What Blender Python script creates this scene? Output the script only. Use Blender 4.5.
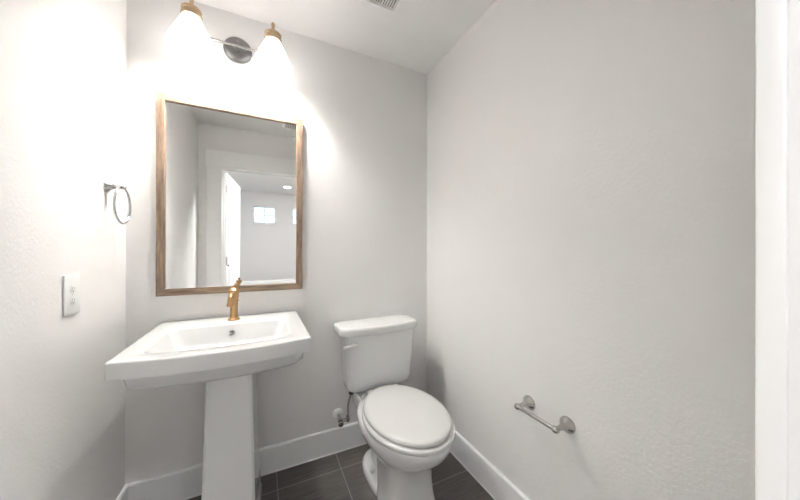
import bpy, bmesh, math, random
from mathutils import Vector, Matrix
random.seed(4)
for o in list(bpy.data.objects): bpy.data.objects.remove(o)
S = bpy.context.scene
C = S.collection
PI = math.pi
# ------------------------------------------------------------------ camera
W, H, FY, WT = 1.594, 2.44, -1.6355, 0.12        # powder room width, ceiling height, front wall face, wall thickness
cd = bpy.data.cameras.new('camera'); cam = bpy.data.objects.new('camera', cd); C.objects.link(cam)
cd.sensor_fit = 'HORIZONTAL'; cd.sensor_width = 36.0; cd.lens = 284.362/800*36; cd.clip_start = 0.01
fw = Vector((0.43510864, 0.90037702, 0.00130325)); rt = Vector((0.90037493, -0.43511048, 0.00196245)); up = rt.cross(fw)
M = Matrix((rt, up, -fw)).transposed().to_4x4(); M.translation = Vector((0.56051, -1.70849, 1.20873))
cam.matrix_world = M; S.camera = cam
# ------------------------------------------------------------------ world, lights, exposure
w = bpy.data.worlds.new('sky'); S.world = w; w.use_nodes = True
nt = w.node_tree; nt.nodes.clear()
sky = nt.nodes.new('ShaderNodeTexSky'); sky.sky_type = 'HOSEK_WILKIE'; sky.turbidity = 3.0; sky.ground_albedo = 0.5
sky.sun_direction = Vector((0.5, 0.6, 0.6)).normalized()
bg = nt.nodes.new('ShaderNodeBackground'); bg.inputs['Strength'].default_value = 1.5
wo = nt.nodes.new('ShaderNodeOutputWorld')
nt.links.new(sky.outputs[0], bg.inputs[0]); nt.links.new(bg.outputs[0], wo.inputs[0])
S.view_settings.view_transform = 'Standard'; S.view_settings.look = 'None'
S.view_settings.gamma = 1.0; S.view_settings.use_curve_mapping = False
S.view_settings.exposure = 2.86
BULB_E = 165.0; SHADE_E = 0.52; HALL_W = 0.25; FILL_W = 8.0  # last value drives the added fill lamp outside the doorway

# ------------------------------------------------------------------ materials
def mat(name, col, rough=0.5, metal=0.0, coat=0.0, emit=None, estr=0.0, bump=None, var=None, ior=None):
    m = bpy.data.materials.new(name); m.use_nodes = True
    t = m.node_tree; b = t.nodes['Principled BSDF']
    b.inputs['Base Color'].default_value = (*col, 1); b.inputs['Roughness'].default_value = rough
    b.inputs['Metallic'].default_value = metal; b.inputs['Coat Weight'].default_value = coat
    b.inputs['Coat Roughness'].default_value = 0.05
    if emit: b.inputs['Emission Color'].default_value = (*emit, 1); b.inputs['Emission Strength'].default_value = estr
    tc = t.nodes.new('ShaderNodeTexCoord')
    if bump:
        sc, st, det = bump
        n = t.nodes.new('ShaderNodeTexNoise'); n.inputs['Scale'].default_value = sc; n.inputs['Detail'].default_value = det
        bp = t.nodes.new('ShaderNodeBump'); bp.inputs['Strength'].default_value = st; bp.inputs['Distance'].default_value = 0.002
        t.links.new(tc.outputs['Object'], n.inputs['Vector']); t.links.new(n.outputs['Fac'], bp.inputs['Height'])
        t.links.new(bp.outputs[0], b.inputs['Normal'])
    if var:
        sc, c2 = var
        n2 = t.nodes.new('ShaderNodeTexNoise'); n2.inputs['Scale'].default_value = sc; n2.inputs['Detail'].default_value = 3
        mx = t.nodes.new('ShaderNodeMix'); mx.data_type = 'RGBA'
        mx.inputs['A'].default_value = (*col, 1); mx.inputs['B'].default_value = (*c2, 1)
        t.links.new(tc.outputs['Object'], n2.inputs['Vector']); t.links.new(n2.outputs['Fac'], mx.inputs['Factor'])
        t.links.new(mx.outputs['Result'], b.inputs['Base Color'])
    return m
paint = mat('wall_paint', (0.835, 0.822, 0.808), 0.6, bump=(95, 0.45, 3), var=(3, (0.83, 0.816, 0.801)))
ceil_m = mat('ceiling_paint', (0.885, 0.875, 0.865), 0.8, bump=(95, 0.3, 3))
trim_m = mat('trim_paint', (0.90, 0.90, 0.895), 0.35)
porc = mat('porcelain', (0.79, 0.795, 0.79), 0.12, coat=0.6)
sink_m = mat('sink_porcelain', (0.70, 0.705, 0.70), 0.12, coat=0.5)
seat_m = mat('seat_plastic', (0.71, 0.71, 0.695), 0.25, coat=0.2)
plastic = mat('white_plastic', (0.82, 0.82, 0.80), 0.35)
slot_m = mat('slot_dark', (0.03, 0.03, 0.03), 0.6)
chrome = mat('chrome', (0.50, 0.50, 0.50), 0.10, metal=1)
nickel = mat('brushed_nickel', (0.48, 0.465, 0.445), 0.24, metal=1)
dnickel = mat('fixture_nickel', (0.27, 0.262, 0.258), 0.5, metal=1)
brass = mat('brushed_gold', (0.50, 0.315, 0.15), 0.30, metal=1, bump=(300, 0.1, 2))
collar_m = mat('collar_brass', (0.60, 0.44, 0.29), 0.42, metal=1)
braid = mat('braided_steel', (0.35, 0.33, 0.32), 0.45, metal=0.8, bump=(900, 0.8, 2))
glassm = mat('mirror_glass', (0.90, 0.905, 0.90), 0.0, metal=1)
shade_m = mat('opal_glass', (0.9, 0.9, 0.88), 0.25, emit=(1.0, 0.99, 0.97), estr=SHADE_E)
bulb_m = mat('bulb_glow', (1, 1, 1), 0.4, emit=(1.0, 0.985, 0.965), estr=BULB_E)
lamp_m = mat('recessed_lens', (1, 1, 1), 0.4, emit=(1.0, 0.98, 0.95), estr=1.5)
grille_dark = mat('vent_interior', (0.22, 0.22, 0.22), 0.8)
hallfloor = mat('hall_floor', (0.45, 0.42, 0.38), 0.6, var=(8, (0.38, 0.35, 0.31)))

def wood_mat(along):                       # weathered brown stained wood, grain along one axis
    m = mat('mirror_wood_' + along, (0.30, 0.2, 0.13), 0.5)
    t = m.node_tree; b = t.nodes['Principled BSDF']
    tc = t.nodes.new('ShaderNodeTexCoord'); mp = t.nodes.new('ShaderNodeMapping')
    mp.inputs['Scale'].default_value = (6, 60, 60) if along == 'x' else (60, 60, 6)
    n = t.nodes.new('ShaderNodeTexNoise'); n.inputs['Scale'].default_value = 1.6; n.inputs['Detail'].default_value = 6; n.inputs['Roughness'].default_value = .65
    r = t.nodes.new('ShaderNodeValToRGB')
    r.color_ramp.elements[0].position = .28; r.color_ramp.elements[0].color = (0.085, 0.055, 0.038, 1)
    r.color_ramp.elements[1].position = .75; r.color_ramp.elements[1].color = (0.34, 0.245, 0.165, 1)
    e = r.color_ramp.elements.new(.5); e.color = (0.20, 0.135, 0.09, 1)
    bp = t.nodes.new('ShaderNodeBump'); bp.inputs['Strength'].default_value = .3; bp.inputs['Distance'].default_value = .001
    t.links.new(tc.outputs['Object'], mp.inputs[0]); t.links.new(mp.outputs[0], n.inputs['Vector'])
    t.links.new(n.outputs['Fac'], r.inputs[0]); t.links.new(r.outputs[0], b.inputs['Base Color'])
    t.links.new(n.outputs['Fac'], bp.inputs['Height']); t.links.new(bp.outputs[0], b.inputs['Normal'])
    return m
wood_x, wood_z = wood_mat('x'), wood_mat('z')

def tile_mat():                            # dark linear-grain porcelain tile with pale grout
    m = mat('floor_tile', (0.08, 0.07, 0.065), 0.42)
    t = m.node_tree; b = t.nodes['Principled BSDF']; L = t.links
    tc = t.nodes.new('ShaderNodeTexCoord')
    mp = t.nodes.new('ShaderNodeMapping'); mp.inputs['Scale'].default_value = (5, 130, 1)
    n = t.nodes.new('ShaderNodeTexNoise'); n.inputs['Scale'].default_value = 1.2; n.inputs['Detail'].default_value = 5; n.inputs['Roughness'].default_value = .6
    r = t.nodes.new('ShaderNodeValToRGB')
    r.color_ramp.elements[0].position = .3; r.color_ramp.elements[0].color = (0.062, 0.055, 0.051, 1)
    r.color_ramp.elements[1].position = .75; r.color_ramp.elements[1].color = (0.165, 0.148, 0.137, 1)
    L.new(tc.outputs['Object'], mp.inputs[0]); L.new(mp.outputs[0], n.inputs['Vector']); L.new(n.outputs['Fac'], r.inputs[0])
    sep = t.nodes.new('ShaderNodeSeparateXYZ'); L.new(tc.outputs['Object'], sep.inputs[0])
    def line(sock, period, offset, half):
        a = t.nodes.new('ShaderNodeMath'); a.operation = 'SUBTRACT'; L.new(sock, a.inputs[0]); a.inputs[1].default_value = offset - period/2
        f = t.nodes.new('ShaderNodeMath'); f.operation = 'FLOORED_MODULO'; L.new(a.outputs[0], f.inputs[0]); f.inputs[1].default_value = period
        s = t.nodes.new('ShaderNodeMath'); s.operation = 'SUBTRACT'; L.new(f.outputs[0], s.inputs[0]); s.inputs[1].default_value = period/2
        ab = t.nodes.new('ShaderNodeMath'); ab.operation = 'ABSOLUTE'; L.new(s.outputs[0], ab.inputs[0])
        lt = t.nodes.new('ShaderNodeMath'); lt.operation = 'LESS_THAN'; L.new(ab.outputs[0], lt.inputs[0]); lt.inputs[1].default_value = half
        return lt.outputs[0]
    mx = t.nodes.new('ShaderNodeMath'); mx.operation = 'MAXIMUM'
    L.new(line(sep.outputs[0], .323, .632, .0021), mx.inputs[0]); L.new(line(sep.outputs[1], .31, -.150, .0021), mx.inputs[1])
    c = t.nodes.new('ShaderNodeMix'); c.data_type = 'RGBA'; L.new(mx.outputs[0], c.inputs['Factor'])
    L.new(r.outputs[0], c.inputs['A']); c.inputs['B'].default_value = (0.30, 0.29, 0.275, 1)
    L.new(c.outputs['Result'], b.inputs['Base Color'])
    bp = t.nodes.new('ShaderNodeBump'); bp.inputs['Strength'].default_value = .4; bp.inputs['Distance'].default_value = .001
    inv = t.nodes.new('ShaderNodeMath'); inv.operation = 'MULTIPLY_ADD'; L.new(mx.outputs[0], inv.inputs[0]); inv.inputs[1].default_value = -1.5; L.new(n.outputs['Fac'], inv.inputs[2])
    L.new(inv.outputs[0], bp.inputs['Height']); L.new(bp.outputs[0], b.inputs['Normal'])
    return m
tile = tile_mat()
def window_glass():
    m = bpy.data.materials.new('window_glass'); m.use_nodes = True; t = m.node_tree
    b = t.nodes['Principled BSDF']; b.inputs['Transmission Weight'].default_value = 1; b.inputs['Roughness'].default_value = 0
    b.inputs['IOR'].default_value = 1.1; b.inputs['Base Color'].default_value = (.97, .98, 1, 1)
    return m
wglass = window_glass()

# ------------------------------------------------------------------ mesh helpers
def box(bm, x0, x1, y0, y1, z0, z1, bev=0.0, seg=2):
    vs = [bm.verts.new((x, y, z)) for x in (x0, x1) for y in (y0, y1) for z in (z0, z1)]
    fs = [(0,1,3,2), (4,6,7,5), (0,4,5,1), (2,3,7,6), (0,2,6,4), (1,5,7,3)]
    faces = [bm.faces.new([vs[i] for i in f]) for f in fs]
    if bev:
        es = {e for f in faces for e in f.edges}
        bmesh.ops.bevel(bm, geom=list(es), offset=bev, segments=seg, profile=0.5, affect='EDGES')
def loft(bm, rings, cap0=True, cap1=True):
    R = [[bm.verts.new(p) for p in r] for r in rings]; n = len(R[0])
    for a, b in zip(R, R[1:]):
        for i in range(n): bm.faces.new((a[i], a[(i+1) % n], b[(i+1) % n], b[i]))
    if cap0: bm.faces.new(list(reversed(R[0])))
    if cap1: bm.faces.new(R[-1])
def lathe(bm, prof, org, axis=(0,0,1), n=32):
    """prof: (radius, distance along axis); radius 0 rows become tiny caps"""
    a = Vector(axis).normalized(); q = a.to_track_quat('Z', 'Y'); o = Vector(org)
    rings = [[o + q @ Vector((max(r, 1e-5)*math.cos(2*PI*i/n), max(r, 1e-5)*math.sin(2*PI*i/n), h)) for i in range(n)] for r, h in prof]
    loft(bm, rings)
def tube(bm, pts, rad, n=12, closed=False):
    P = [Vector(p) for p in pts]; N = len(P)
    rads = rad if isinstance(rad, (list, tuple)) else [rad]*N
    prev = None; rings = []
    for i, p in enumerate(P):
        if closed: d = (P[(i+1) % N] - P[i-1]).normalized()
        else: d = (P[min(i+1, N-1)] - P[max(i-1, 0)]).normalized()
        if prev is None:
            u = d.orthogonal().normalized()
        else: u = (prev - d*prev.dot(d)).normalized()
        prev = u; v = d.cross(u)
        rings.append([p + rads[i]*(math.cos(2*PI*k/n)*u + math.sin(2*PI*k/n)*v) for k in range(n)])
    if closed:
        R = [[bm.verts.new(q) for q in r] for r in rings]
        for a in range(N):
            A, B = R[a], R[(a+1) % N]
            for i in range(n): bm.faces.new((A[i], A[(i+1) % n], B[(i+1) % n], B[i]))
    else: loft(bm, rings)
def bez(p0, p1, p2, p3, k=12):
    p0, p1, p2, p3 = map(Vector, (p0, p1, p2, p3))
    return [(1-t)**3*p0 + 3*(1-t)**2*t*p1 + 3*(1-t)*t*t*p2 + t**3*p3 for t in [i/k for i in range(k+1)]]
def obj(name, bm, m, parent=None, smooth=True, angle=40, at=None):
    bmesh.ops.recalc_face_normals(bm, faces=bm.faces)
    me = bpy.data.meshes.new(name); bm.to_mesh(me); bm.free()
    me.materials.append(m)
    if smooth:
        me.shade_smooth()
        try: me.set_sharp_from_angle(angle=math.radians(angle))
        except Exception: pass
    o = bpy.data.objects.new(name, me); C.objects.link(o)
    if parent:
        o.parent = parent; o.matrix_parent_inverse = parent_inv(parent)
    return o
def parent_inv(p):
    # Empties sit at their thing's base; meshes keep world coordinates, so their own children need no offset
    return Matrix.Translation(-Vector(p.location)) if p.type == 'EMPTY' else Matrix.Identity(4)
def BM(): return bmesh.new()
def bx(name, m, parent, *a, **k):
    b = BM(); box(b, *a, **k); return obj(name, b, m, parent)
def thing(name, label, cat, loc, group=None):
    o = bpy.data.objects.new(name, None); C.objects.link(o); o.location = loc; o.empty_display_size = .05
    tag(o, label, cat, group); return o
def tag(o, label, cat, group=None):
    o['label'] = label; o['category'] = cat
    if group: o['group'] = group
def struct(name, m, boxes, bev=0, label=None):
    b = BM()
    for a in boxes: box(b, *a, bev=bev)
    o = obj(name, b, m); o['kind'] = 'structure'
    if label: o['label'] = label
    return o
# children keep world coordinates: an Empty parent at loc, child mesh coords in world, parent inverse = -loc

# ------------------------------------------------------------------ room shell
JX0, JX1 = 0.200, 0.955          # clear door opening between jambs
DZ = 2.02
HX0, HX1, HY0, HY1 = -0.35, 3.2, -5.07, FY-WT      # hall beyond the door
struct('floor', tile, [(-.12, W+.12, FY-WT, .12, -.1, 0)], label='dark grained square floor tiles with pale grout')
struct('floor_hall', hallfloor, [(HX0-.12, HX1+.12, HY0-.12, HY1, -.1, 0)], label='hall floor beyond the doorway')
VX0, VX1, VY0, VY1 = .885, 1.178, -.665, -.372     # fan grille
struct('ceiling', ceil_m, [(-.12, HX1+.12, HY0-.12, .12, H, H+.12)], label='flat painted ceiling')
struct('wall_back', paint, [(-.12, W+.12, 0, .12, 0, H)], label='textured greige wall behind the sink and toilet')
struct('wall_left', paint, [(-.12, 0, FY, 0, 0, H)], label='textured greige wall left of the sink')
struct('wall_right', paint, [(W, W+.12, FY, 0, 0, H)], label='textured greige wall right of the toilet')
jt = .018
struct('wall_front', paint, [(HX0-.12, JX0-jt, HY1, FY, 0, H), (JX1+jt, HX1+.12, HY1, FY, 0, H), (JX0-jt, JX1+jt, HY1, FY, DZ+.005+jt, H)],
       label='wall with the doorway, opposite the mirror')
# hall walls; far wall with two window openings
WZ0, WZ1 = 1.775, 2.15
wx = [(.37, .82), (1.15, 1.60)]
yb = HY0
struct('wall_hall_far', paint, [(HX0-.12, HX1+.12, yb-.12, yb, 0, WZ0), (HX0-.12, HX1+.12, yb-.12, yb, WZ1, H),
    (HX0-.12, wx[0][0], yb-.12, yb, WZ0, WZ1), (wx[0][1], wx[1][0], yb-.12, yb, WZ0, WZ1), (wx[1][1], HX1+.12, yb-.12, yb, WZ0, WZ1)],
    label='far hall wall seen in the mirror')
struct('wall_hall_left', paint, [(HX0-.12, HX0, yb, HY1, 0, H)], label='side wall of the hall')
struct('wall_hall_right', paint, [(HX1, HX1+.12, yb, HY1, 0, H)], label='side wall of the hall')
for i, (a, b_) in enumerate(wx):
    z0, z1 = WZ0, WZ1; f = .028; g = (a+b_)/2; zc = (z0+z1)/2
    fr = struct('window_%d' % (i+1), trim_m, [(a, a+f, yb-.09, yb-.04, z0, z1), (b_-f, b_, yb-.09, yb-.04, z0, z1),
        (a, b_, yb-.09, yb-.04, z0, z0+f), (a, b_, yb-.09, yb-.04, z1-f, z1),
        (g-.008, g+.008, yb-.08, yb-.055, z0, z1), (a, b_, yb-.08, yb-.055, zc-.008, zc+.008),
        (a-.02, b_+.02, yb-.04, yb+.02, z0-.018, z0)], label=['small four-pane hall window seen in the mirror', 'hall window cut off by the mirror frame'][i])
    gl = bx('pane', wglass, fr, a+f, b_-f, yb-.068, yb-.064, z0+f, z1-f)
struct('trim_hall_ledge', trim_m, [(HX0, HX1, -4.22, -4.08, 0, .60), (HX0, HX1, -4.25, -4.05, .60, .645)], label='low white capped half wall in the hall')

# baseboards with eased top
def baseboard(name, x0, x1, y0, y1, side, label):
    b = BM(); T, h = .014, .1426
    prof = [(0, 0), (T+.004, 0), (T+.003, .0035), (T, .004), (T, h-.006), (T-.005, h), (0, h)]
    if side == 'back': R = [[(x, -u, z) for u, z in prof] for x in (x0, x1)]
    elif side == 'left': R = [[(u, y, z) for u, z in prof] for y in (y0, y1)]
    elif side == 'right': R = [[(W-u, y, z) for u, z in prof] for y in (y0, y1)]
    else: R = [[(x, FY+u, z) for u, z in prof] for x in (x0, x1)]
    loft(b, R); o = obj(name, b, trim_m, smooth=False); o['kind'] = 'structure'; o['label'] = label
baseboard('baseboard_back', .014, W-.014, 0, 0, 'back', 'tall white baseboard on the back wall')
baseboard('baseboard_left', 0, 0, FY, 0, 'left', 'tall white baseboard on the left wall')
baseboard('baseboard_right', 0, 0, FY, 0, 'right', 'tall white baseboard on the right wall')
baseboard('baseboard_front', JX1+.13, W-.014, 0, 0, 'front', 'short white baseboard beside the doorway')
# door casing, jambs, stop
cy = FY + .018
struct('trim_1', trim_m, [(JX0-.128, JX0-.005, FY, cy, 0, DZ+.005)], bev=.002, label='white door casing leg nearer the left wall')
struct('trim_2', trim_m, [(JX1+.0005, JX1+.125, FY, cy, 0, DZ+.005)], bev=.003, label='white door casing leg at the right edge of the photo')
struct('trim_3', trim_m, [(JX0-.138, JX1+.138, FY, cy+.004, DZ+.005, DZ+.17)], bev=.002, label='wide white header board over the doorway')
struct('trim_4', trim_m, [(JX0-jt, JX0, HY1, FY, 0, DZ+.005), (JX1+.004, JX1+jt, HY1, FY, 0, DZ+.005), (JX0-jt, JX1+jt, HY1, FY, DZ+.005, DZ+.005+jt),
                          (JX0, JX0+.012, FY-.075, FY-.04, 0, DZ), (JX1-.008, JX1+.004, FY-.075, FY-.055, 0, DZ), (JX0, JX1, FY-.075, FY-.04, DZ-.012, DZ+.005)], label='white door jamb with stop')
# door slab, open into the hall
def door():
    hx, hy = .222, HY1-.006; ang = math.radians(-84.0); L = .745
    d = thing('door_1', None, None, (hx, hy, 0)); del d['label']; del d['category']; d['kind'] = 'structure'; d['label'] = 'white hall door standing open'
    d.rotation_euler = (0, 0, ang)
    def part(nm, m, *a, par=None, **k):
        b = BM(); box(b, *a, **k); o = obj(nm, b, m); o.parent = par or d; return o
    s = part('panel', trim_m, 0, L, -.035, 0, .012, DZ-.006, bev=.0015)
    for z0, z1 in ((.25, 1.0), (1.15, 1.88)):
        f = BM()
        for a in ((.12, L-.12, 0, .004, z0, z0+.02), (.12, L-.12, 0, .004, z1-.02, z1), (.12, .14, 0, .004, z0, z1), (L-.14, L-.12, 0, .004, z0, z1)): box(f, *a)
        o = obj('moulding', f, trim_m); o.parent = d
    for z in (.25, 1.05, 1.80):
        b = BM(); lathe(b, [(0, 0), (.006, 0), (.006, .09), (0, .09)], (-.006, .006, z), n=12); o = obj('hinge', b, nickel); o.parent = d
    b = BM(); lathe(b, [(0, 0), (.009, 0), (.008, .010), (0, .012)], (.075, 0, 1.045), (0, 1, 0), 16); o = obj('door_bumper', b, slot_m); o.parent = d
door()

# ------------------------------------------------------------------ mirror
def mirror():
    x0, x1, z0, z1, f = .113, .7625, .991, 1.9455, .032
    t = thing('wall_mirror', 'rectangular mirror in a weathered brown wood frame, hung above the sink', 'mirror', ((x0+x1)/2, 0, z0))
    yb_, yf = -.004, -.026
    rail = lambda P: P
    def bar(q):                          # mitred rail from four corner points (front view)
        b = BM(); loft(b, [[(x, yb_, z) for x, z in q], [(x, yf, z) for x, z in q]])
        bmesh.ops.bevel(b, geom=list(b.edges), offset=.0015, segments=1, affect='EDGES'); return b
    obj('frame_rail', bar([(x0, z1), (x1, z1), (x1-f, z1-f), (x0+f, z1-f)]), wood_x, t)
    obj('frame_rail', bar([(x0, z0), (x1, z0), (x1-f, z0+f), (x0+f, z0+f)]), wood_x, t)
    obj('frame_rail', bar([(x0, z0), (x0+f, z0+f), (x0+f, z1-f), (x0, z1)]), wood_z, t)
    obj('frame_rail', bar([(x1, z0), (x1-f, z0+f), (x1-f, z1-f), (x1, z1)]), wood_z, t)
    bx('glass', glassm, t, x0+f-.004, x1-f+.004, -.014, -.010, z0+f-.004, z1-f+.004)
    bx('backing', wood_x, t, x0+.01, x1-.01, -.0098, -.0005, z0+.01, z1-.01)
mirror()

# ------------------------------------------------------------------ vanity light
def vanity():
    cx = .4365; zb = 2.245; LY = -.150; lx = (.2705, .6055)
    t = thing('vanity_light', 'two-shade nickel and brass wall light glowing above the mirror', 'wall light', (cx, 0, zb))
    b = BM(); lathe(b, [(0, 0), (.066, 0), (.066, .006), (.062, .013), (.055, .017), (.04, .020), (0, .021)], (cx+.006, 0, 2.252), (0, -1, 0), 48)
    bp = obj('backplate', b, dnickel, t)
    for dz in (-.036, .036):
        b = BM(); lathe(b, [(0, 0), (.0045, 0), (.004, .003), (0, .005)], (cx+.006, -.020, 2.252+dz), (0, -1, 0), 16); obj('screw', b, chrome, bp)
    by = -.055
    b = BM(); lathe(b, [(0, 0), (.012, 0), (.010, by*-1-.02), (0, by*-1-.02)], (cx+.006, -.018, zb-.004), (0, -1, 0), 20); obj('mount', b, dnickel, t)
    b = BM(); tube(b, [(lx[0]-.01, by, zb-.004), (lx[1]+.01, by, zb-.004)], .0062, 16); obj('crossbar', b, nickel, t)
    for x in lx:
        b = BM(); tube(b, bez((x, by, zb-.004), (x, by-.02, zb-.004), (x, by-.02, 2.285), (x, LY+.030, 2.284)), .006, 12); obj('arm', b, nickel, t)
        zc = 2.256
        # brass collar: stacked rings, then a slim stem on top
        b = BM(); lathe(b, [(0, -.003), (.037, -.003), (.041, .002), (.041, .008), (.036, .011), (.034, .022), (.038, .025), (.039, .031), (.034, .036), (.022, .041), (.011, .044), (0, .044)], (x, LY, zc), n=40)
        c = obj('collar', b, collar_m, t)
        b = BM(); lathe(b, [(0, 0), (.010, 0), (.0085, .004), (.0075, .03), (.009, .034), (.009, .040), (.006, .045), (0, .046)], (x, LY, zc+.044), n=20); obj('finial', b, collar_m, c)
        # opal cone shade, open at the bottom, with thickness
        b = BM(); outer = [(.034, 0), (.038, -.008), (.048, -.03), (.062, -.06), (.075, -.09), (.085, -.115), (.0905, -.132), (.0895, -.139)]
        inner = [(r-.004, h) for r, h in reversed(outer)]
        inner[0] = (.0855, -.1385)
        n = 48; prof = outer + inner
        R = [[(x+r*math.cos(2*PI*i/n), LY+r*math.sin(2*PI*i/n), zc+h) for i in range(n)] for r, h in prof]
        loft(b, R, cap0=False, cap1=False)
        s = obj('lamp_shade', b, shade_m, t, angle=80)
        b = BM(); lathe(b, [(0, -.084), (.012, -.081), (.020, -.072), (.0235, -.059), (.020, -.045), (.013, -.032), (.011, -.005), (0, -.005)], (x, LY, zc), n=24)
        obj('bulb', b, bulb_m, t)
vanity()

# ------------------------------------------------------------------ pedestal sink
def rrect(x0, x1, y0, y1, r, z, bulge=0.0, ns=12, nc=5):
    """rounded rectangle ring; y0 is the front side, which may bow outwards"""
    pts = []; cs = [(x1-r, y1-r, 0), (x0+r, y1-r, 90), (x0+r, y0+r, 180), (x1-r, y0+r, 270)]
    for k, (cx, cy_, a0) in enumerate(cs):
        for i in range(nc+1):
            a = math.radians(a0 + 90*i/nc); pts.append([cx+r*math.cos(a), cy_+r*math.sin(a)])
        nx = cs[(k+1) % 4]; a = math.radians(a0+90)
        s = pts[-1]; e = [nx[0]+r*math.cos(math.radians(nx[2])), nx[1]+r*math.sin(math.radians(nx[2]))]
        for i in range(1, ns): pts.append([s[0]+(e[0]-s[0])*i/ns, s[1]+(e[1]-s[1])*i/ns])
    xm, hw = (x0+x1)/2, (x1-x0)/2
    out = []
    for x, y in pts:
        f = max(0, min(1, (y1-y)/(y1-y0)))
        out.append((x, y - bulge*(1-((x-xm)/hw)**2)*f*f, z))
    return out
def sink():
    x0, x1 = .127, .7365; yF = -.541; zt = .865; B = .042
    t = thing('pedestal_sink', 'white rectangular pedestal sink with bowed front below the mirror', 'sink', (.433, -.2, 0))
    O = lambda d, z, r=.008: rrect(x0+d, x1-d, yF+d, -.0015-d*.2, max(r, .002), z, B)
    b = BM()
    R = [rrect(.24, .625, -.38, -.08, .04, .728, .02), rrect(.185, .680, -.45, -.05, .05, .733, .03), rrect(.163, .702, -.485, -.035, .05, .748, .038), rrect(.152, .713, -.505, -.025, .045, .765, .04),
         rrect(.147, .718, -.515, -.02, .04, .808, .04),
         O(.004, .808), O(.001, .8095), O(0, .814), O(0, .858), O(.0015, .862), O(.005, .8645), O(.012, .865), O(.03, .865, .02),
         rrect(.198, .668, -.490, -.168, .03, .865, .03), rrect(.202, .664, -.486, -.172, .03, .8635, .03), rrect(.206, .660, -.480, -.176, .03, .857, .03),
         rrect(.232, .634, -.44, -.193, .035, .795, .02), rrect(.252, .614, -.42, -.21, .04, .778, .015), rrect(.33, .536, -.36, -.27, .03, .770, .005),
         rrect(.41, .456, -.335, -.295, .015, .768, 0)]
    loft(b, R); bs = obj('basin', b, sink_m, t, angle=50)
    b = BM(); lathe(b, [(0, 0), (.022, 0), (.022, .003), (.014, .0045), (0, .0035)], (.433, -.315, .769), n=28); obj('drain', b, chrome, t)
    ax = Vector((0, -.965, .26)).normalized()
    b = BM(); lathe(b, [(0, -.004), (.0125, -.004), (.0125, .002), (.009, .0035), (0, .003)], (.4325, -.184, .826), ax, 24); ov = obj('overflow_ring', b, chrome, t)
    b = BM(); lathe(b, [(0, 0), (.0065, 0), (.0065, .0008), (0, .0008)], Vector((.4325, -.184, .826))+ax*.0032, ax, 20); obj('overflow_hole', b, slot_m, ov)
    # pedestal column: rectangular, flaring to the floor, chamfered front edges
    b = BM(); cx = .4385
    def col(hf, hb, yf, yb2, z, c=.010): return [(cx-hf+c, yf, z), (cx+hf-c, yf, z), (cx+hf, yf+c, z), (cx+hb, yb2, z), (cx-hb, yb2, z), (cx-hf, yf+c, z)]
    rows = [(.110, .122, -.385, -.10, 0), (.110, .122, -.385, -.10, .025), (.099, .115, -.368, -.11, .05), (.096, .112, -.362, -.112, .15), (.0885, .102, -.350, -.115, .45), (.083, .095, -.340, -.118, .70), (.085, .095, -.342, -.118, .745)]
    loft(b, [col(*r) for r in rows])
    bmesh.ops.bevel(b, geom=[e for e in b.edges if abs((e.verts[0].co-e.verts[1].co).normalized().z) > .8], offset=.006, segments=3, affect='EDGES')
    obj('pedestal', b, porc, t, angle=35)
sink()

# ------------------------------------------------------------------ faucet
def faucet():
    x, y, z = .434, -.083, .865
    t = thing('faucet', 'brushed gold single-hole faucet standing at the back of the sink', 'faucet', (x, y, z))
    b = BM(); lathe(b, [(0, 0), (.027, 0), (.027, .004), (.022, .009), (.0185, .014), (.0175, .022), (.0165, .03), (.0165, .088), (.020, .091), (.020, .096), (.0175, .099)
        , (.0195, .108), (.0215, .118), (.0215, .136), (.0235, .140), (.0235, .145), (.020, .149), (.016, .153), (.010, .158), (0, .160)], (x, y, z), n=36)
    body = obj('body', b, brass, t)
    b = BM()
    path = bez((x-.002, y-.010, z+.118), (x-.006, y-.060, z+.145), (x-.008, y-.088, z+.130), (x-.009, y-.088, z+.088), 18)
    n = len(path); tube(b, path, [.0125-.0025*math.sin(PI*i/(n-1)) for i in range(n)], 18)
    lathe(b, [(0, 0), (.0135, 0), (.0145, .004), (.014, .010), (.012, .013), (0, .013)], tuple(path[-1] + Vector((0, 0, -.006))), (0, 0, 1), 24)
    obj('spout', b, brass, t)
    b = BM(); lathe(b, [(0, 0), (.008, 0), (.008, .010), (.011, .013), (.013, .019), (.011, .025), (.006, .029), (.0045, .033), (.006, .037), (.005, .042), (0, .044)], (x+.010, y+.002, z+.152), (.10, 0, 1), 20)
    tube(b, [(x+.012, y, z+.172), (x+.018, y-.008, z+.175), (x+.023, y-.014, z+.176)], [.004, .0045, .005], 10)
    obj('handle', b, brass, t)
    b = BM(); tube(b, [(x-.016, y-.004, z+.138), (x-.020, y-.006, z+.148), (x-.020, y-.006, z+.153)], [.003, .0035, .004], 10); obj('lift_rod', b, brass, t)
faucet()

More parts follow.
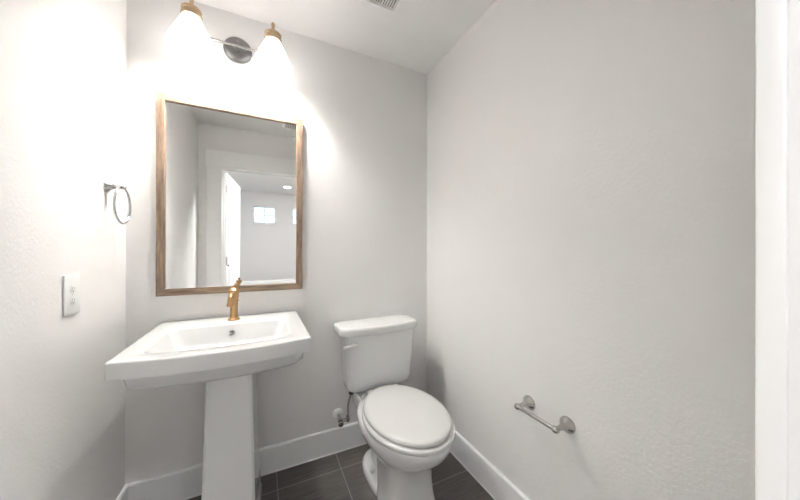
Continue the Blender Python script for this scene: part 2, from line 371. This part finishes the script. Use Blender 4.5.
# ------------------------------------------------------------------ toilet
TX = 1.180
def egg(hw, yb_, yf, z, nb=2.5, nf=2.1, frac=.5, n=64, cx=TX):
    yc = yb_ + (yf-yb_)*frac; out = []
    for i in range(n):
        a = 2*PI*i/n; c, s = math.cos(a), math.sin(a)
        e = nb if s > 0 else nf
        X = math.copysign(abs(c)**(2/e), c)*hw; Y = math.copysign(abs(s)**(2/e), s)*((yb_-yc) if s > 0 else (yc-yf))
        out.append((cx+X, yc+Y, z))
    return out
def toilet():
    t = thing('toilet', 'white two-piece toilet with closed lid between the sink and the right wall', 'toilet', (TX, -.35, 0))
    b = BM()
    R = [egg(.122, -.38, -.612, 0, 5, 3), egg(.126, -.376, -.616, .010, 5, 3), egg(.124, -.378, -.612, .035, 5, 3), egg(.118, -.37, -.602, .07, 5, 3),
         egg(.115, -.36, -.594, .14, 5, 3), egg(.116, -.34, -.598, .20, 4.5, 3), egg(.128, -.30, -.622, .24, 3.6, 2.6),
         egg(.155, -.22, -.664, .275, 3, 2.3), egg(.181, -.18, -.706, .305, 2.5, 2.1), egg(.196, -.16, -.733, .335, 2.3, 2.05), egg(.202, -.15, -.748, .365, 2.2, 2.0),
         egg(.202, -.15, -.751, .384, 2.2, 2.0), egg(.199, -.152, -.748, .391, 2.2, 2.0), egg(.192, -.158, -.742, .395, 2.2, 2.0)]
    loft(b, [egg(.122, -.112, -.50, 0, 2.6, 2.6), egg(.125, -.110, -.50, .008, 2.6, 2.6), egg(.123, -.112, -.50, .030, 2.6, 2.6), egg(.112, -.122, -.48, .046, 2.6, 2.6), egg(.08, -.15, -.45, .056, 2.6, 2.6)])
    loft(b, [egg(.085, -.135, -.48, .03, 2.4, 3), egg(.074, -.15, -.48, .07, 2.4, 3), egg(.070, -.16, -.48, .16, 2.4, 3), egg(.085, -.12, -.48, .25, 2.6, 3), egg(.10, -.08, -.48, .31, 3, 3)])
    loft(b, R)
    bowl = obj('bowl', b, porc, t, angle=60)
    b = BM(); loft(b, [rrect(TX-.10, TX+.10, -.26, -.035, .03, .26), rrect(TX-.125, TX+.125, -.27, -.03, .035, .31), rrect(TX-.13, TX+.13, -.27, -.03, .035, .385), rrect(TX-.125, TX+.125, -.265, -.035, .03, .393)])
    obj('tank_deck', b, porc, t, angle=50)
    b = BM(); q = [egg(0.196, -0.214, -.750, .3955, 1.9, 2.0), egg(0.202, -0.209, -.758, .400, 1.9, 2.0), egg(0.202, -0.209, -.758, .413, 1.9, 2.0), egg(0.196, -0.214, -.752, .4185, 1.9, 2.0)]
    loft(b, q); obj('seat', b, seat_m, t, angle=60)
    b = BM(); q = [egg(0.186, -0.214, -.735, .4215, 1.9, 2.0), egg(0.192, -0.207, -.743, .425, 1.9, 2.0), egg(0.192, -0.207, -.743, .435, 1.9, 2.0), egg(0.187, -0.212, -.738, .441, 1.9, 2.0), egg(0.171, -0.230, -.720, .4445, 1.9, 2.0), egg(.12, -.32, -.66, .4475, 2.2, 2.0), egg(.04, -.43, -.54, .449, 2, 2)]
    loft(b, q); lid = obj('seat_lid', b, seat_m, t, angle=60)
    for s in (-1, 1):
        b = BM(); box(b, TX+s*.075-.022, TX+s*.075+.022, -.238, -.205, .397, .434, bev=.008, seg=3); obj('hinge', b, seat_m, t)
        b = BM(); lathe(b, [(0, 0), (.014, 0), (.014, .006), (.010, .014), (0, .018)], (TX+s*.095, -.30, .045), n=20)
        obj('bolt_cap', b, plastic, t)
    # tank: tapers towards the bottom, front bows forward
    def tk(hw, yf, z, bl, r=.036): return rrect(TX+.010-hw, TX+.010+hw+.022, yf, -.018, r, z, bl)
    b = BM(); loft(b, [tk(.150, -.135, .404, .018), tk(.172, -.148, .406, .02), tk(.182, -.156, .412, .021), tk(.187, -.160, .422, .022), tk(.190, -.163, .45, .024), tk(.201, -.170, .58, .026), tk(.208, -.176, .70, .028), tk(.210, -.178, .743, .028)])
    obj('tank', b, porc, t, angle=50)
    def tl(d, z): return rrect(TX+.004-.241+d, TX+.004+.248-d, -.198+d, -.012-d, .042, z, .034)
    b = BM(); loft(b, [tl(.012, .7385), tl(.003, .740), tl(0, .745), tl(0, .774), tl(.002, .780), tl(.008, .7845), tl(.02, .786)])
    obj('tank_lid', b, porc, t, angle=50)
    # flush lever at upper left of the tank front
    b = BM(); yv = -.192
    lathe(b, [(0, 0), (.015, 0), (.015, .006), (.011, .012), (0, .013)], (1.020, -.178, .692), (0, -1, 0), 24)
    tube(b, [(1.036, yv-.002, .6905), (1.02, yv-.006, .690), (.985, yv-.014, .6885), (.957, yv-.018, .687)], [.0085, .009, .0085, .0092], 12)
    obj('flush_lever', b, plastic, t)
    t.rotation_euler = (0, 0, math.radians(2.2))
    b = BM(); lathe(b, [(0, 0), (.040, 0), (.040, .014), (0, .014)], (TX, -.10, .3915), n=24); obj('tank_gasket', b, slot_m, t)
toilet()

def supply():
    x, z = .972, .222
    t = thing('water_supply_valve', 'chrome shut-off valve with white escutcheon and braided hose left of the toilet', 'valve', (x, 0, z))
    b = BM(); lathe(b, [(0, 0), (.033, 0), (.032, .004), (.024, .009), (.012, .012), (0, .012)], (x, 0, z), (0, -1, 0), 32); obj('escutcheon', b, plastic, t)
    b = BM(); tube(b, [(x, -.008, z), (x, -.050, z-.012)], .008, 14)
    lathe(b, [(0, 0), (.013, 0), (.014, .006), (.014, .020), (.012, .026), (0, .026)], (x, -.040, z-.012), (0, -1, 0), 20)
    tube(b, [(x, -.056, z-.014), (x+.052, -.056, z-.012)], .0095, 14)
    lathe(b, [(0, -.012), (.013, -.012), (.013, .010), (.009, .014), (.009, .024), (0, .024)], (x+.046, -.056, z-.012), n=8)
    obj('valve_body', b, chrome, t)
    b = BM(); lathe(b, [(0, 0), (.006, 0), (.006, .012), (.015, .014), (.016, .018), (.014, .023), (0, .024)], (x, -.064, z-.016), (-.1, -1, -.15), 20); obj('valve_handle', b, chrome, t)
    b = BM(); tube(b, bez((x+.046, -.056, z+.008), (x+.046, -.056, z+.09), (x+.048, -.070, z+.10), (x+.058, -.085, z+.150), 16), .0065, 12); obj('hose', b, braid, t)
    b = BM(); lathe(b, [(0, 0), (.012, 0), (.015, .004), (.015, .016), (.010, .020), (0, .020)], (x+.058, -.085, z+.146), n=8); obj('coupling_nut', b, slot_m, t)
supply()

# ------------------------------------------------------------------ towel ring on the left wall
def towel_ring():
    y, z = -.184, 1.462
    t = thing('towel_ring', 'chrome towel ring on a flared post on the left wall', 'towel ring', (0, y, z))
    b = BM(); lathe(b, [(0, 0), (.026, 0), (.026, .004), (.022, .008), (.016, .013), (.0115, .021), (.009, .032), (.0085, .04), (.0105, .044), (.0105, .056), (.007, .060), (0, .061)], (0, y, z), (1, 0, 0), 32)
    obj('post', b, chrome, t)
    b = BM(); R = .0725; N = 48
    tube(b, [(.050, y+R*math.sin(2*PI*i/N), z-R+R*math.cos(2*PI*i/N)-.002) for i in range(N)], .0042, 10, closed=True)
    obj('ring', b, chrome, t)
    b = BM(); tube(b, [(.050, y-.014, z-.001), (.050, y+.014, z-.001)], .0075, 14); obj('ring_holder', b, chrome, t)
towel_ring()

# ------------------------------------------------------------------ outlet on the left wall
def outlet():
    y0, y1, z0, z1 = -.455, -.373, 1.000, 1.127; yc = (y0+y1)/2; zc = (z0+z1)/2
    t = thing('wall_outlet', 'white electrical outlet plate on the left wall below the towel ring', 'outlet', (0, yc, zc))
    bx('cover_plate', plastic, t, 0, .006, y0, y1, z0, z1, bev=.0025, seg=3)
    for dz in (-.0185, .0185):
        b = BM(); loft(b, [[(xx, yc+s*cx_, zc+dz+s*cz_) for cx_, cz_ in [(.0165*math.cos(a), max(-.0125, min(.0125, .0165*math.sin(a)))) for a in [2*PI*i/28 for i in range(28)]]] for xx, s in ((.004, .92), (.0068, .92), (.0072, .88))])
        r = obj('receptacle', b, plastic, t)
        b = BM()
        for dy, h in ((-.006, .008), (.006, .0065)): box(b, .0068, .0074, yc+dy-.0009, yc+dy+.0009, zc+dz-h/2+.002, zc+dz+h/2+.002)
        lathe(b, [(0, 0), (.002, 0), (.002, .0007), (0, .0007)], (.0069, yc, zc+dz-.0075), (1, 0, 0), 12)
        obj('slots', b, grille_dark, r, smooth=False)
    b = BM(); lathe(b, [(0, 0), (.003, 0), (.0025, .0012), (0, .0014)], (.006, yc, zc), (1, 0, 0), 14); obj('screw', b, plastic, t)
outlet()

# ------------------------------------------------------------------ toilet paper holder on the right wall
def paper_holder():
    ya, yb2, z = -.850, -1.021, .5555
    t = thing('toilet_paper_holder', 'empty brushed nickel toilet paper holder on the right wall', 'toilet paper holder', (W, (ya+yb2)/2, z))
    for yy in (ya, yb2):
        b = BM(); lathe(b, [(0, 0), (.030, 0), (.030, .004), (.027, .009), (.019, .017), (.013, .028), (.0095, .042), (.0085, .056), (.0085, .068), (0, .068)], (W, yy, z), (-1, 0, 0), 36)
        pst = obj('post', b, nickel, t)
        b = BM(); lathe(b, [(0, -.013), (.006, -.0125), (.011, -.008), (.0125, 0), (.011, .008), (.006, .0125), (0, .013)], (W-.070, yy, z), (0, 1, 0), 24); obj('end_ball', b, nickel, t)
    b = BM(); tube(b, [(W-.070, ya-.008, z), (W-.070, yb2+.008, z)], .0075, 20); obj('roller_bar', b, nickel, t)
paper_holder()

# ------------------------------------------------------------------ ceiling vents
def vent(x0, x1, y0, y1, label, n, name='ceiling_vent'):
    t = thing(name, label, 'vent', ((x0+x1)/2, (y0+y1)/2, H))
    f = .022 if x1-x0 > .2 else .018; zt, zb = H, H-.018
    b = BM()
    def ring(d, z, r=.012): return rrect(x0+d, x1-d, y0+d, y1-d, r, z, 0, 4, 4)
    loft(b, [ring(0, zt-.0002), ring(.001, zt-.006), ring(.006, zb), ring(f, zb, .006), ring(f, zt-.001, .006)], cap0=False, cap1=False)
    obj('frame', b, trim_m, t)
    bx('interior', grille_dark, t, x0+f-.001, x1-f+.001, y0+f-.001, y1-f+.001, zt-.003, zt-.0005)
    wd = (x1-x0-2*f)/n
    for i in range(n):
        xx = x0+f+wd*(i+.5)
        b = BM(); loft(b, [[(xx-wd*.30, yy, zb+.001), (xx+wd*.22, yy, zb+.001), (xx+wd*.34, yy, zb+.009), (xx-wd*.18, yy, zb+.009)] for yy in (y0+f-.001, y1-f+.001)])
        obj('slat', b, plastic, t, smooth=False)
vent(VX0, VX1, VY0, VY1, 'white louvered exhaust fan grille in the ceiling at the top edge', 20)
vent(.74, .90, -1.40, -1.235, 'small white ceiling register seen in the mirror', 8)

# ------------------------------------------------------------------ hall ceiling lamp seen in the mirror, plus an added fill lamp
def downlight(x, y, label, watts, rad, E):
    t = thing('recessed_or_fill_light', label, 'ceiling light', (x, y, H), group='hall ceiling lights')
    b = BM(); lathe(b, [(0, 0), (rad, 0), (rad, .006), (rad*.8, .012), (rad*.78, .008), (0, .008)], (x, y, H), (0, 0, -1), 40); obj('trim_ring', b, plastic, t)
    b = BM(); lathe(b, [(0, 0), (rad*.76, 0), (rad*.74, .003), (0, .0045)], (x, y, H-.0082), (0, 0, -1), 36); obj('lens', b, lamp_m, t)
    l = bpy.data.lights.new('hall_or_fill_lamp', 'AREA'); l.shape = 'DISK'; l.size = rad*1.5; l.energy = watts; l.color = (1, .995, .985)
    lo = bpy.data.objects.new('hall_or_fill_lamp', l); C.objects.link(lo); lo.location = (x, y, H-.016)
downlight(.99, -4.24, 'round recessed light glowing in the hall ceiling, seen in the mirror', HALL_W, .085, 0)
downlight(1.15, -2.05, 'added fill light, an unseen wide flat disc on the hall ceiling just outside the doorway', FILL_W, .19, 0)  # unseen lamp, added to fill the powder room with soft light
